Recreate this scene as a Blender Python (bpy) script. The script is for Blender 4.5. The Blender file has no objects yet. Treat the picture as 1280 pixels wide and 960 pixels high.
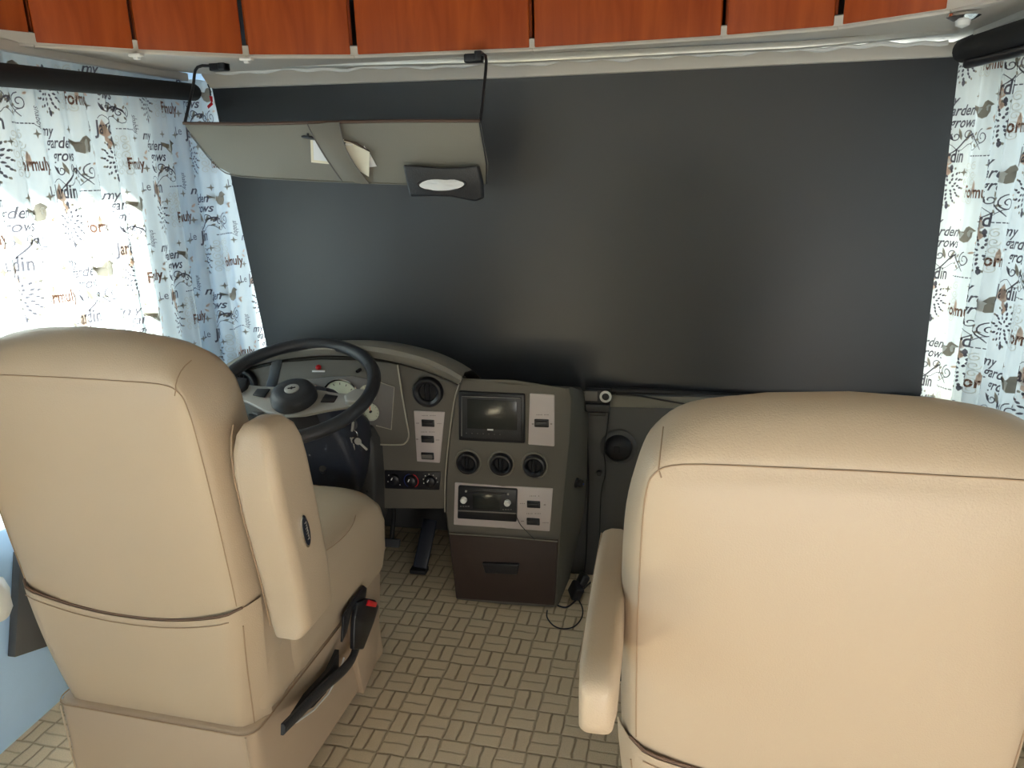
import bpy, bmesh, math, random
from math import sin, cos, pi, radians, sqrt
from mathutils import Vector, Matrix, Euler
random.seed(7)
D = bpy.data; SC = bpy.context.scene; COL = SC.collection
V = Vector
# ---------------------------------------------------------------- camera
FPX = 924.0
PITCH, YAW, ROLL = radians(16.5), radians(11.4), radians(1.5)
CAMP = V((0.33, 0.0, 1.40))
cf = V((-sin(YAW)*cos(PITCH), cos(YAW)*cos(PITCH), -sin(PITCH)))
r0 = V((cos(YAW), sin(YAW), 0)); u0 = r0.cross(cf)
cr = r0*cos(ROLL) - u0*sin(ROLL); cu = u0*cos(ROLL) + r0*sin(ROLL)
cam = D.cameras.new('camera'); camo = D.objects.new('camera', cam); COL.objects.link(camo)
cam.sensor_width = 36; cam.lens = 36*FPX/1280; cam.clip_start = .02
camo.matrix_world = Matrix(((cr.x, cu.x, -cf.x, CAMP.x), (cr.y, cu.y, -cf.y, CAMP.y), (cr.z, cu.z, -cf.z, CAMP.z), (0, 0, 0, 1)))
SC.camera = camo
def at(px, py, X=None, Y=None, Z=None):
    d = cf + cr*((px-640)/FPX) + cu*((480-py)/FPX)
    if X is not None: t = (X-CAMP.x)/d.x
    elif Y is not None: t = (Y-CAMP.y)/d.y
    else: t = (Z-CAMP.z)/d.z
    return CAMP + d*t
# ---------------------------------------------------------------- world, sun, exposure
SC.view_settings.view_transform = 'Standard'; SC.view_settings.look = 'None'
SC.view_settings.gamma = 1; SC.view_settings.use_curve_mapping = False
SC.view_settings.exposure = 0.28
w = D.worlds.new('sky'); SC.world = w; w.use_nodes = True
bg = w.node_tree.nodes['Background']; bg.inputs[0].default_value = (.80, .90, 1, 1); bg.inputs[1].default_value = 3.5
def sun(rot, strength, angle, col):
    l = D.lights.new('sun', 'SUN'); l.energy = strength; l.angle = radians(angle); l.color = col
    o = D.objects.new('sun', l); COL.objects.link(o); o.rotation_euler = rot; return o
SUN_DIR = V((1.0, -1.0, -1.9)).normalized()
so = sun((0, 0, 0), 125.0, 9, (1, .97, .92)); so.rotation_euler = SUN_DIR.to_track_quat('-Z', 'Y').to_euler()
def area(name, loc, target, sx, sy, power, col):
    l = D.lights.new(name, 'AREA'); l.shape = 'RECTANGLE'; l.size = sx; l.size_y = sy; l.energy = power; l.color = col
    o = D.objects.new(name, l); COL.objects.link(o); o.location = loc
    o.rotation_euler = (V(target)-V(loc)).to_track_quat('-Z', 'Y').to_euler(); return o
# unseen fill light added low behind the camera to brighten the seat backs
area('seat_fill_light', (.90, -.50, .50), (.6, 1.0, .85), 1.1, .7, 16, (1, .95, .88))
# ---------------------------------------------------------------- materials
def new_mat(name):
    m = D.materials.new(name); m.use_nodes = True
    return m, m.node_tree, m.node_tree.nodes['Principled BSDF']
def mat(name, col, rough=.5, metal=0, bump=0, bscale=300, spec=.5, var=0, vscale=6, coat=0):
    m, t, b = new_mat(name); N, L = t.nodes, t.links
    b.inputs['Base Color'].default_value = (*col, 1); b.inputs['Roughness'].default_value = rough
    b.inputs['Metallic'].default_value = metal; b.inputs['Specular IOR Level'].default_value = spec
    b.inputs['Coat Weight'].default_value = coat
    tc = N.new('ShaderNodeTexCoord')
    if var:
        n = N.new('ShaderNodeTexNoise'); n.inputs['Scale'].default_value = vscale; n.inputs['Detail'].default_value = 4
        L.new(tc.outputs['Object'], n.inputs['Vector'])
        r = N.new('ShaderNodeMix'); r.data_type = 'RGBA'
        r.inputs[6].default_value = (*[c*(1-var) for c in col], 1); r.inputs[7].default_value = (*[min(1, c*(1+var)) for c in col], 1)
        L.new(n.outputs['Fac'], r.inputs[0]); L.new(r.outputs[2], b.inputs['Base Color'])
    if bump:
        n = N.new('ShaderNodeTexNoise'); n.inputs['Scale'].default_value = bscale; n.inputs['Detail'].default_value = 3
        L.new(tc.outputs['Object'], n.inputs['Vector'])
        p = N.new('ShaderNodeBump'); p.inputs['Strength'].default_value = bump; p.inputs['Distance'].default_value = .002
        L.new(n.outputs['Fac'], p.inputs['Height']); L.new(p.outputs['Normal'], b.inputs['Normal'])
    return m
M = {}
M['vinyl'] = mat('vinyl', (.50, .395, .285), .42, bump=.25, bscale=420, var=.035, vscale=3)
M['seam'] = mat('seam', (.36, .25, .16), .6)
M['gap_shade'] = mat('gap_shade', (.16, .10, .07), .8)  # dark tone that paints the shade in the pocket gap
M['vinyl2'] = mat('vinyl_skirt', (.47, .36, .26), .5, bump=.25, bscale=380, var=.04, vscale=4)
M['dash'] = mat('dash', (.125, .115, .097), .5, bump=.35, bscale=900)
M['dash2'] = mat('dash_edge', (.22, .205, .175), .5, bump=.3, bscale=900)
M['edge'] = mat('edge_highlight', (.40, .37, .31), .45)  # lighter tone that paints the highlight on dash and console edges
M['dashr'] = mat('dash_right', (.070, .072, .078), .42, bump=.2, bscale=700)
M['dashd'] = mat('dash_lower', (.055, .055, .055), .55, bump=.3, bscale=900)
M['drawer'] = mat('drawer_front', (.040, .024, .020), .6, bump=.2, bscale=600)
M['black'] = mat('black_plastic', (.012, .013, .018), .38)
M['blackm'] = mat('black_matte', (.014, .014, .016), .75)
M['navy'] = mat('dark_shroud', (.018, .022, .036), .42, bump=.15, bscale=500)
M['leatherb'] = mat('black_leather', (.022, .024, .030), .38, bump=.5, bscale=260)
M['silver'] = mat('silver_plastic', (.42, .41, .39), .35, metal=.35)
M['chrome'] = mat('chrome', (.8, .8, .8), .12, metal=1)
M['plate'] = mat('switch_plate', (.56, .50, .50), .45)
M['cream'] = mat('cream_rail', (.60, .56, .51), .5)
M['alu'] = mat('aluminium_track', (.60, .60, .57), .32, metal=.6)
M['white'] = mat('white', (.80, .80, .78), .5)
M['paper'] = mat('paper', (.80, .76, .62), .8)
M['paper2'] = mat('white_paper', (.82, .84, .86), .8)
M['visor'] = mat('visor_vinyl', (.20, .193, .165), .55, bump=.25, bscale=420)
M['strap'] = mat('visor_strap', (.18, .17, .145), .5, bump=.2, bscale=400)
M['brown'] = mat('brown_piping', (.10, .06, .045), .6)
M['red'] = mat('red', (.75, .02, .03), .35)
M['orange'] = mat('needle', (.85, .16, .05), .5)
M['dial'] = mat('dial', (.62, .64, .50), .5)
M['lcd'] = mat('lcd', (.16, .30, .24), .3)
M['screen'] = mat('screen', (.022, .026, .026), .18)
M['grey'] = mat('grey_plastic', (.16, .15, .145), .5)
M['ink'] = mat('ink', (.16, .13, .12), .7)
M['blue'] = mat('blue_mark', (.03, .07, .35), .5)
M['wallblue'] = mat('wall_panel', (.42, .63, .92), .7, bump=.2, bscale=200, var=.04, vscale=20)
M['wall'] = mat('wall_vinyl', (.62, .58, .50), .7)
M['ceil'] = mat('ceiling_vinyl', (.42, .40, .36), .8)
M['frame'] = mat('window_frame', (.03, .03, .03), .4)
M['ground'] = mat('pavement', (.09, .09, .088), .9, bump=.4, bscale=30, var=.1, vscale=3)
def shade_mat():
    m, t, b = new_mat('blackout_fabric'); N, L = t.nodes, t.links
    b.inputs['Base Color'].default_value = (.008, .011, .018, 1); b.inputs['Roughness'].default_value = .42
    b.inputs['Specular IOR Level'].default_value = 1.0
    tc = N.new('ShaderNodeTexCoord'); n = N.new('ShaderNodeTexNoise'); n.inputs['Scale'].default_value = 900
    L.new(tc.outputs['Object'], n.inputs['Vector'])
    p = N.new('ShaderNodeBump'); p.inputs['Strength'].default_value = .15; p.inputs['Distance'].default_value = .001
    L.new(n.outputs['Fac'], p.inputs['Height']); L.new(p.outputs['Normal'], b.inputs['Normal']); return m
M['blackout'] = shade_mat()
def wood_mat():
    m, t, b = new_mat('cherry_wood'); N, L = t.nodes, t.links
    tc = N.new('ShaderNodeTexCoord'); mp = N.new('ShaderNodeMapping'); mp.inputs['Scale'].default_value = (14, 14, 1.6)
    n = N.new('ShaderNodeTexNoise'); n.inputs['Scale'].default_value = 2.4; n.inputs['Detail'].default_value = 8; n.inputs['Distortion'].default_value = .6
    cr_ = N.new('ShaderNodeValToRGB'); e = cr_.color_ramp.elements
    e[0].position = .3; e[0].color = (.30, .045, .006, 1); e[1].position = .72; e[1].color = (.44, .085, .011, 1)
    L.new(tc.outputs['Object'], mp.inputs[0]); L.new(mp.outputs[0], n.inputs['Vector']); L.new(n.outputs['Fac'], cr_.inputs[0])
    L.new(cr_.outputs[0], b.inputs['Base Color']); b.inputs['Roughness'].default_value = .38; b.inputs['Specular IOR Level'].default_value = .25; return m
M['wood'] = wood_mat()
def carpet_mat():
    m, t, b = new_mat('basketweave_carpet'); N, L = t.nodes, t.links
    tc = N.new('ShaderNodeTexCoord'); mp = N.new('ShaderNodeMapping'); S = 1/.074
    mp.inputs['Scale'].default_value = (S, S, S); mp.inputs['Rotation'].default_value = (0, 0, radians(2))
    nz = N.new('ShaderNodeTexNoise'); nz.inputs['Scale'].default_value = 22; nz.inputs['Detail'].default_value = 2
    L.new(tc.outputs['Object'], nz.inputs['Vector'])
    va = N.new('ShaderNodeVectorMath'); va.operation = 'MULTIPLY_ADD'
    L.new(nz.outputs['Color'], va.inputs[0]); va.inputs[1].default_value = (.009, .009, 0)
    L.new(tc.outputs['Object'], va.inputs[2]); L.new(va.outputs[0], mp.inputs[0])
    sx = N.new('ShaderNodeSeparateXYZ'); L.new(mp.outputs[0], sx.inputs[0])
    def mth(op, a, b_=None, c=None):
        n = N.new('ShaderNodeMath'); n.operation = op
        for i, q in enumerate((a, b_, c)):
            if q is None: continue
            if isinstance(q, (int, float)): n.inputs[i].default_value = q
            else: L.new(q, n.inputs[i])
        return n.outputs[0]
    u, v_ = sx.outputs[0], sx.outputs[1]
    par = mth('MODULO', mth('ABSOLUTE', mth('ADD', mth('FLOOR', u), mth('FLOOR', v_))), 2)
    fu, fv = mth('FRACT', u), mth('FRACT', v_)
    def groove(x, wd): return mth('SMOOTH_MIN', mth('DIVIDE', mth('MINIMUM', x, mth('SUBTRACT', 1, x)), wd), 1, .2)
    gu2, gv2 = groove(mth('FRACT', mth('MULTIPLY', u, 2)), .12), groove(mth('FRACT', mth('MULTIPLY', v_, 2)), .12)
    gu, gv = groove(fu, .07), groove(fv, .07)
    a_ = mth('MINIMUM', gu2, gv); c_ = mth('MINIMUM', gv2, gu)
    c_ = mth('ADD', .4, mth('MULTIPLY', c_, .6))
    h = mth('ADD', mth('MULTIPLY', a_, par), mth('MULTIPLY', c_, mth('SUBTRACT', 1, par)))
    pile = N.new('ShaderNodeTexNoise'); pile.inputs['Scale'].default_value = 420; pile.inputs['Detail'].default_value = 3
    L.new(tc.outputs['Object'], pile.inputs['Vector'])
    mx = N.new('ShaderNodeMix'); mx.data_type = 'RGBA'; mx.inputs[6].default_value = (.40, .31, .20, 1); mx.inputs[7].default_value = (.80, .66, .47, 1)
    L.new(h, mx.inputs[0])
    m2 = N.new('ShaderNodeMix'); m2.data_type = 'RGBA'; m2.blend_type = 'MULTIPLY'; m2.inputs[0].default_value = .75
    rp = N.new('ShaderNodeValToRGB'); rp.color_ramp.elements[0].position = .3; rp.color_ramp.elements[0].color = (.7, .7, .7, 1); rp.color_ramp.elements[1].position = .65
    L.new(pile.outputs['Fac'], rp.inputs[0]); L.new(mx.outputs[2], m2.inputs[6]); L.new(rp.outputs[0], m2.inputs[7])
    L.new(m2.outputs[2], b.inputs['Base Color']); b.inputs['Roughness'].default_value = .95; b.inputs['Specular IOR Level'].default_value = .1
    hh = mth('ADD', h, mth('MULTIPLY', pile.outputs['Fac'], .6))
    bp = N.new('ShaderNodeBump'); bp.inputs['Strength'].default_value = .9; bp.inputs['Distance'].default_value = .004
    L.new(hh, bp.inputs['Height']); L.new(bp.outputs['Normal'], b.inputs['Normal']); return m
M['carpet'] = carpet_mat()
def cloth_mat(name, col, tr, trcol=None):
    m, t, b = new_mat(name); N, L = t.nodes, t.links; N.remove(b)
    d = N.new('ShaderNodeBsdfDiffuse'); d.inputs[0].default_value = (*col, 1)
    s = N.new('ShaderNodeBsdfTranslucent'); s.inputs[0].default_value = (*(trcol or col), 1)
    x = N.new('ShaderNodeMixShader'); x.inputs[0].default_value = tr
    L.new(d.outputs[0], x.inputs[1]); L.new(s.outputs[0], x.inputs[2]); L.new(x.outputs[0], N['Material Output'].inputs[0]); return m
M['cloth'] = cloth_mat('curtain_cloth', (.80, .82, .80), .5, (.44, .48, .48))
M['p_dark'] = cloth_mat('print_charcoal', (.17, .155, .18), .5)
M['p_brown'] = cloth_mat('print_brown', (.22, .12, .09), .5)
M['p_taupe'] = cloth_mat('print_taupe', (.34, .30, .25), .5)
M['p_tan'] = cloth_mat('print_tan', (.68, .50, .40), .5)
M['p_pale'] = cloth_mat('print_pale', (.58, .56, .49), .5)
def glass_mat():
    m, t, b = new_mat('window_glass'); N, L = t.nodes, t.links; N.remove(b)
    tr = N.new('ShaderNodeBsdfTransparent'); tr.inputs[0].default_value = (.90, .94, .94, 1)
    g = N.new('ShaderNodeBsdfGlossy'); g.inputs['Roughness'].default_value = .02
    x = N.new('ShaderNodeMixShader'); x.inputs[0].default_value = .06
    L.new(tr.outputs[0], x.inputs[1]); L.new(g.outputs[0], x.inputs[2]); L.new(x.outputs[0], N['Material Output'].inputs[0]); return m
M['glass'] = glass_mat()
# ---------------------------------------------------------------- mesh helpers
class MB:
    def __init__(s): s.v = []; s.f = []; s.m = []
    def add(s, vs, fs, mi=0):
        o = len(s.v); s.v += [tuple(p) for p in vs]; s.f += [tuple(i+o for i in f) for f in fs]; s.m += [mi]*len(fs); return s
    def addbm(s, bm, mi=0):
        bm.verts.index_update(); s.add([v.co.copy() for v in bm.verts], [[v.index for v in f.verts] for f in bm.faces], mi); bm.free(); return s
    def box(s, c, size, rot=(0, 0, 0), bev=0, seg=3, mi=0, taper=None):
        bm = bmesh.new(); bmesh.ops.create_cube(bm, size=1)
        for v in bm.verts:
            k = 1
            if taper and v.co.z > 0: k = taper
            v.co = V((v.co.x*size[0]*k, v.co.y*size[1]*k, v.co.z*size[2]))
        if bev: bmesh.ops.bevel(bm, geom=bm.edges[:], offset=bev, segments=seg, profile=.5, affect='EDGES')
        bm.transform(Matrix.Translation(V(c)) @ Euler(rot).to_matrix().to_4x4()); return s.addbm(bm, mi)
    def prism(s, pts, depth, bev=0, seg=2, mi=0):
        bm = bmesh.new(); a = [bm.verts.new(p) for p in pts]; b = [bm.verts.new(V(p)+V(depth)) for p in pts]; n = len(a)
        bm.faces.new(a); bm.faces.new(b[::-1])
        for i in range(n): bm.faces.new((a[i], b[i], b[(i+1) % n], a[(i+1) % n]))
        bmesh.ops.recalc_face_normals(bm, faces=bm.faces[:])
        if bev:
            es = [e for e in bm.edges if len(e.link_faces) == 2 and e.calc_face_angle(0) > .5]
            bmesh.ops.bevel(bm, geom=es, offset=bev, segments=seg, profile=.5, affect='EDGES', clamp_overlap=True)
        bmesh.ops.triangulate(bm, faces=[f for f in bm.faces if len(f.verts) > 4])
        return s.addbm(bm, mi)
    def tube(s, path, r, n=10, closed=False, mi=0):
        P = [V(p) for p in path]; N_ = len(P); vs = []; fs = []; up = None
        for i, p in enumerate(P):
            t = (P[(i+1) % N_]-P[i-1]) if closed else (P[min(i+1, N_-1)]-P[max(i-1, 0)])
            t.normalize()
            if up is None: up = t.orthogonal().normalized()
            up = (up - t*up.dot(t)).normalized(); b = t.cross(up)
            rr = r[i] if isinstance(r, (list, tuple)) else r
            for k in range(n): vs.append(p + up*(cos(2*pi*k/n)*rr) + b*(sin(2*pi*k/n)*rr))
        for i in range(N_ if closed else N_-1):
            j = (i+1) % N_
            for k in range(n): fs.append((i*n+k, i*n+(k+1) % n, j*n+(k+1) % n, j*n+k))
        if not closed: fs += [tuple(range(n))[::-1], tuple((N_-1)*n+k for k in range(n))]
        return s.add(vs, fs, mi)
    def lathe(s, prof, o, axis=(0, -1, 0), n=32, mi=0, sx=1, sy=1, up=None):
        ax = V(axis).normalized(); a = V(up).normalized() if up else (V((0, 0, 1)) if abs(ax.z) < .9 else V((0, 1, 0)))
        a = (a-ax*a.dot(ax)).normalized(); b = ax.cross(a); vs = []; fs = []
        for (r, h) in prof:
            for k in range(n): vs.append(V(o)+ax*h+a*(cos(2*pi*k/n)*r*sy)+b*(sin(2*pi*k/n)*r*sx))
        for i in range(len(prof)-1):
            for k in range(n): fs.append((i*n+k, i*n+(k+1) % n, (i+1)*n+(k+1) % n, (i+1)*n+k))
        fs += [tuple(range(n))[::-1], tuple((len(prof)-1)*n+k for k in range(n))]
        return s.add(vs, fs, mi)
    def loft(s, rings, closed=True, caps=True, mi=0):
        n = len(rings[0]); vs = [p for r in rings for p in r]; fs = []
        for i in range(len(rings)-1):
            for k in range(n if closed else n-1): fs.append((i*n+k, i*n+(k+1) % n, (i+1)*n+(k+1) % n, (i+1)*n+k))
        if caps: fs += [tuple(range(n))[::-1], tuple((len(rings)-1)*n+k for k in range(n))]
        return s.add(vs, fs, mi)
    def build(s, name, mt, parent=None, smooth=40, sub=0):
        me = D.meshes.new(name); me.from_pydata(s.v, [], s.f); mts = mt if isinstance(mt, (list, tuple)) else [mt]
        for q in mts: me.materials.append(M[q])
        me.polygons.foreach_set('material_index', s.m)
        bm = bmesh.new(); bm.from_mesh(me)
        if len(mts) == 1: bmesh.ops.recalc_face_normals(bm, faces=bm.faces[:])
        for e in bm.edges:
            if len(e.link_faces) == 2 and e.calc_face_angle(0) > radians(smooth): e.smooth = False
        for f in bm.faces: f.smooth = True
        bm.to_mesh(me); bm.free()
        o = D.objects.new(name, me); COL.objects.link(o); o.parent = parent
        if sub:
            md = o.modifiers.new('s', 'SUBSURF'); md.levels = md.render_levels = sub
        return o
def tag(o, label=None, cat=None, group=None, kind=None):
    for k, q in (('label', label), ('category', cat), ('group', group), ('kind', kind)):
        if q: o[k] = q
    return o
def empty(name, loc=(0, 0, 0), rz=0):
    o = D.objects.new(name, None); o.empty_display_size = .1; COL.objects.link(o); o.location = loc; o.rotation_euler = (0, 0, rz); return o
def struct(name, mb, mt, **k): return tag(mb.build(name, mt, **k), kind='structure')
def arc(pts, n=8):   # Catmull-Rom smoothing of a polyline
    P = [V(p) for p in pts]; out = []
    for i in range(len(P)-1):
        p0, p1, p2, p3 = P[max(i-1, 0)], P[i], P[i+1], P[min(i+2, len(P)-1)]
        for k in range(n):
            t = k/n; out.append(.5*((2*p1)+(p2-p0)*t+(2*p0-5*p1+4*p2-p3)*t*t+(3*p1-p0-3*p2+p3)*t**3))
    return out+[P[-1]]
def rrect(cx, cy, w_, h_, r, n=4):
    o = []
    for (sx, sy, a0) in ((1, 1, 0), (-1, 1, 90), (-1, -1, 180), (1, -1, 270)):
        for k in range(n+1):
            a = radians(a0+90*k/n); o.append((cx+sx*(w_/2-r)+r*cos(a), cy+sy*(h_/2-r)+r*sin(a)))
    return o
def panel(pxs, Y, depth, bev=.002, proud=0):   # prism whose face lies in the plane Y, from outline seen at those directions
    return MB().prism([at(a, b, Y=Y)-V((0, proud, 0)) for a, b in pxs], (0, depth+proud, 0), bev)
# ================================================================ STRUCTURE
XL, XR = -1.27, 1.27
mb = MB(); mb.add([(XL-.03, -3, 0), (XR+.03, -3, 0), (XR+.03, 2.62, 0), (XL-.03, 2.62, 0), (XL-.03, -3, -.05), (XR+.03, -3, -.05), (XR+.03, 2.62, -.05), (XL-.03, 2.62, -.05)],
                 [(0, 1, 2, 3), (7, 6, 5, 4), (0, 4, 5, 1), (1, 5, 6, 2), (2, 6, 7, 3), (3, 7, 4, 0)])
struct('floor', mb, 'carpet')
struct('ceiling', MB().box((0, -.19, 2.11), (2.66, 5.6, .06)), 'ceil')
def side_wall(X, sgn, holes, name, mt):
    mb = MB(); ys = [-3.0]+[q for h in holes for q in h[:2]]+[2.62]
    def bx(y0, y1, z0, z1): mb.box((X+sgn*.025, (y0+y1)/2, (z0+z1)/2), (.05, y1-y0, z1-z0))
    for i in range(0, len(ys)-1, 2): bx(ys[i], ys[i+1], 0, 2.08)
    for (y0, y1, z0, z1) in holes: bx(y0, y1, 0, z0); bx(y0, y1, z1, 2.08)
    return struct(name, mb, mt)
HL = [(-2.3, -1.5, .85, 1.5), (-.75, .38, .74, 1.62), (1.40, 2.14, .72, 1.58)]
HR = [(-2.3, -1.5, .85, 1.5), (.95, 2.42, .72, 1.60)]
side_wall(XL, -1, HL, 'wall_left', 'wallblue'); side_wall(XR, 1, HR, 'wall_right', 'wall')
struct('wall_back', MB().box((0, -3.03, 1.04), (2.66, .06, 2.08)), 'wall')
mb = MB(); mb.box((0, 2.60, .33), (2.6, .05, .66)); mb.box((0, 2.60, 1.93), (2.6, .05, .42)); mb.box((-1.285, 2.60, 1.2), (.03, .05, 1.1)); mb.box((1.25, 2.60, 1.2), (.1, .05, 1.1))
struct('wall_front', mb, 'dashd')
n = 0
for X, hs in ((XL-.03, HL), (XR+.03, HR)):
    for (y0, y1, z0, z1) in hs:
        n += 1; fr = MB(); c = (y0+y1)/2; zc = (z0+z1)/2
        for yy in (y0+.012, y1-.012): fr.box((X, yy, zc), (.03, .024, z1-z0))
        for zz in (z0+.012, z1-.012): fr.box((X, c, zz), (.03, y1-y0-.05, .024))
        f = struct('window_%d' % n, fr, 'frame')
        MB().box((X, c, zc), (.006, y1-y0-.04, z1-z0-.04)).build('window_glass', 'glass', f)
struct('sun_block_1', MB().box((-.62, 2.42, .565), (1.25, .32, .04)).box((.62, 2.46, .565), (1.25, .24, .04)), 'dashd')  # unseen shelf added to keep sun from leaking into the footwell
struct('sun_block_2', MB().box((0, 2.475, .635), (2.5, .22, .07)), 'dashd')  # unseen block added behind the shade against sun slipping under it
f = struct('window_%d' % (n+1), MB().box((0, 2.61, .68), (2.4, .03, .03)).box((0, 2.61, 1.71), (2.4, .03, .03)).box((0, 2.61, 1.195), (.02, .03, 1.0)), 'frame')
MB().box((-.03, 2.63, 1.195), (2.48, .006, 1.02)).build('window_glass', 'glass', f)
g = MB(); g.add([(-25, -25, -1), (25, -25, -1), (25, 25, -1), (-25, 25, -1)], [(0, 1, 2, 3)]); struct('ground', g, 'ground')
# soffit under the overhead cabinets (curved strip over the windshield)
CAB = [at(a, b, Z=1.70) for a, b in ((0, 55), (43, 58), (171, 66), (307, 72), (443, 72), (666, 63), (903, 48), (1047, 36), (1188, 15), (1255, 0))]
CAB = [V((-1.235, 1.50, 1.70))]+CAB[1:9]+[V((1.13, 1.60, 1.70))]
mb = MB(); fr = [p+V((0, .004, .002)) for p in CAB]
top = [V((p.x, 2.57, 1.702)) if abs(p.x) < 1.14 else V((math.copysign(1.265, p.x), p.y+.25, 1.702)) for p in CAB]
mb.loft([[p for p in fr], [V((p.x, p.y, 1.73)) for p in fr]], closed=False, caps=False)
for i in range(len(fr)-1):
    a, b, c, d = fr[i], fr[i+1], top[i+1], top[i]
    mb.add([a, b, c, d, a+V((0, 0, .03)), b+V((0, 0, .03)), c+V((0, 0, .03)), d+V((0, 0, .03))], [(0, 1, 2, 3), (4, 5, 6, 7)])
struct('trim_1', mb, 'cream')
# ================================================================ OVERHEAD CABINETS
places = ['leftmost of the whole row', 'second from the left, above the left side curtain', 'above the left end of the sun visor', 'above the middle of the sun visor',
          'above the right arm of the sun visor', 'above the middle of the windshield shade', 'above the right half of the windshield shade', 'next to the chrome spotlight', 'rightmost of the row, beyond the chrome spotlight', 'past the right window roller']
for i in range(len(CAB)-1):
    a, b = CAB[i].copy(), CAB[i+1].copy(); t = (b-a); L_ = t.length; t.normalize(); nrm = V((-t.y, t.x, 0))   # away from the room
    c = (a+b)/2; rz = math.atan2(t.y, t.x)
    r = empty('overhead_cabinet', (c.x, c.y, 1.70), rz)
    tag(r, 'cherry wood overhead cabinet ' + places[i], 'cabinet', 'overhead cabinets over the windshield')
    MB().box((0, .085, .19), (L_-.004, .12, .37), bev=.002).build('carcass', 'wood', r)
    wg = .018 if i in (3, 4, 6, 7) else .008
    d_ = MB().box((0, .012, .20), (L_-wg, .02, .385), bev=.004).build('door', 'wood', r)
    MB().box((0, .016, .002), (L_, .03, .008), bev=.002).build('bottom_trim', 'cream', r)
# chrome spotlight near the right end
c = at(1205, 17, Z=1.695); t = empty('spotlight', c)
tag(t, 'small chrome spotlight under the cabinets above the right corner', 'light')
MB().lathe([(.0, 0), (.032, 0), (.034, .006), (.02, .014), (.0, .014)], (0, 0, 0), (0, 0, -1)).build('bezel', 'chrome', t)
MB().lathe([(.0, 0), (.016, .0), (.014, .012), (.0, .018)], (0, 0, -.012), (0, 0, -1)).build('bulb', 'white', t)
for (px, py, lb) in ((170, 67, 'small white clip under the cabinet seam above the left curtain'), (308, 72, 'small cream clip under the cabinet seam above the visor arm')):
    c = at(px, py, Z=1.694); o = MB().box((0, 0, -.004), (.035, .02, .008), bev=.003).box((0, 0, -.010), (.014, .014, .010), bev=.003).build('clip', 'white'); o.location = c; tag(o, lb, 'clip')
# ================================================================ WINDSHIELD SHADE
YS = 2.35
r = empty('roller_shade', (0, YS, .69)); tag(r, 'large black roller blackout shade pulled down over the windshield', 'blind')
def loc(p, o=(0, YS, .69)): return V(p)-V(o)
P0, P1, P2, P3 = at(264, 106, Y=YS), at(1200, 64, Y=YS), at(1148, 520, Y=YS), at(343, 480, Y=YS)
mb = MB(); nx, nz = 40, 24; rows = []
for j in range(nz+1):
    v_ = j/nz; row = []
    for i in range(nx+1):
        u = i/nx; p = (P0*(1-u)+P1*u)*(1-v_)+(P3*(1-u)+P2*u)*v_
        p.y += .006*sin(u*pi)*sin(v_*pi)*1.2+.0015*sin(u*11+v_*2); row.append(loc(p))
    rows.append(row)
mb.loft(rows, closed=False, caps=False); mb.loft([[p+V((0, .0015, 0)) for p in q] for q in rows], closed=False, caps=False)
mb.build('fabric', 'blackout', r)
mb = MB().prism([loc(at(a, b, Y=YS-.02)) for a, b in ((250, 92), (640, 77), (1198, 52), (1198, 70), (640, 97), (262, 110))], (0, .05, 0), .004); mb.build('cassette', 'cream', r)
mb = MB().tube([loc(at(a, b, Y=YS-.03)) for a, b in ((745, 487), (820, 490), (915, 496), (1100, 505))], .012); mb.build('bottom_bar', 'black', r)
# curtain track above it
o = MB().prism([at(a, b, Y=YS-.10) for a, b in ((250, 82), (268, 75), (640, 68), (1000, 51), (1195, 34), (1200, 41), (1000, 60), (640, 78), (268, 86), (250, 90))], (0, .035, 0), .003).build('curtain_track', 'alu')
tag(o, 'long metal curtain track running above the black windshield shade', 'track')
mb = MB(); pts = []
for k in range(90):
    px = 270+(1185-270)*k/89; py = 90-(px-270)*.028-max(0, px-640)*.022+1.5*sin(k*1.3)+1.2*sin(k*.53); pts.append(at(px, py, Y=YS-.055))
mb.tube(pts, [.0045+.0018*abs(sin(k*.37)) for k in range(90)], 6); o = mb.build('gathered_curtain_edge', 'white')
tag(o, 'thin bunched white curtain edge above the cream shade cassette', 'curtain')
# ================================================================ SIDE CURTAINS with printed cloth
def text_mesh(body, size, shear=0, offset=0, sx=1):
    cu_ = D.curves.new('t', 'FONT'); cu_.body = body; cu_.size = size; cu_.shear = shear; cu_.offset = offset; cu_.resolution_u = 3
    o = D.objects.new('t', cu_); COL.objects.link(o); dg = bpy.context.evaluated_depsgraph_get(); dg.update()
    me = o.evaluated_get(dg).to_mesh(); bm = bmesh.new(); bm.from_mesh(me)
    bmesh.ops.triangulate(bm, faces=bm.faces[:])
    es = [e for e in bm.edges if e.calc_length() > .012]
    if es: bmesh.ops.subdivide_edges(bm, edges=es, cuts=1)
    bmesh.ops.triangulate(bm, faces=bm.faces[:]); bm.verts.index_update()
    r_ = ([(v.co.x*sx, v.co.y) for v in bm.verts], [[v.index for v in f.verts] for f in bm.faces]); bm.free()
    o.evaluated_get(dg).to_mesh_clear(); D.objects.remove(o); D.curves.remove(cu_); return r_
def ribbon(pts, wd):
    vs = []; fs = []; n_ = len(pts)
    for i, (x, y) in enumerate(pts):
        a, b = pts[max(i-1, 0)], pts[min(i+1, n_-1)]; dx, dy = b[0]-a[0], b[1]-a[1]; l = math.hypot(dx, dy) or 1
        w_ = (wd(i/(n_-1)) if callable(wd) else wd)/2; vs += [(x-dy/l*w_, y+dx/l*w_), (x+dy/l*w_, y-dx/l*w_)]
        if i: fs.append((2*i-2, 2*i-1, 2*i+1, 2*i))
    return vs, fs
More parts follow.
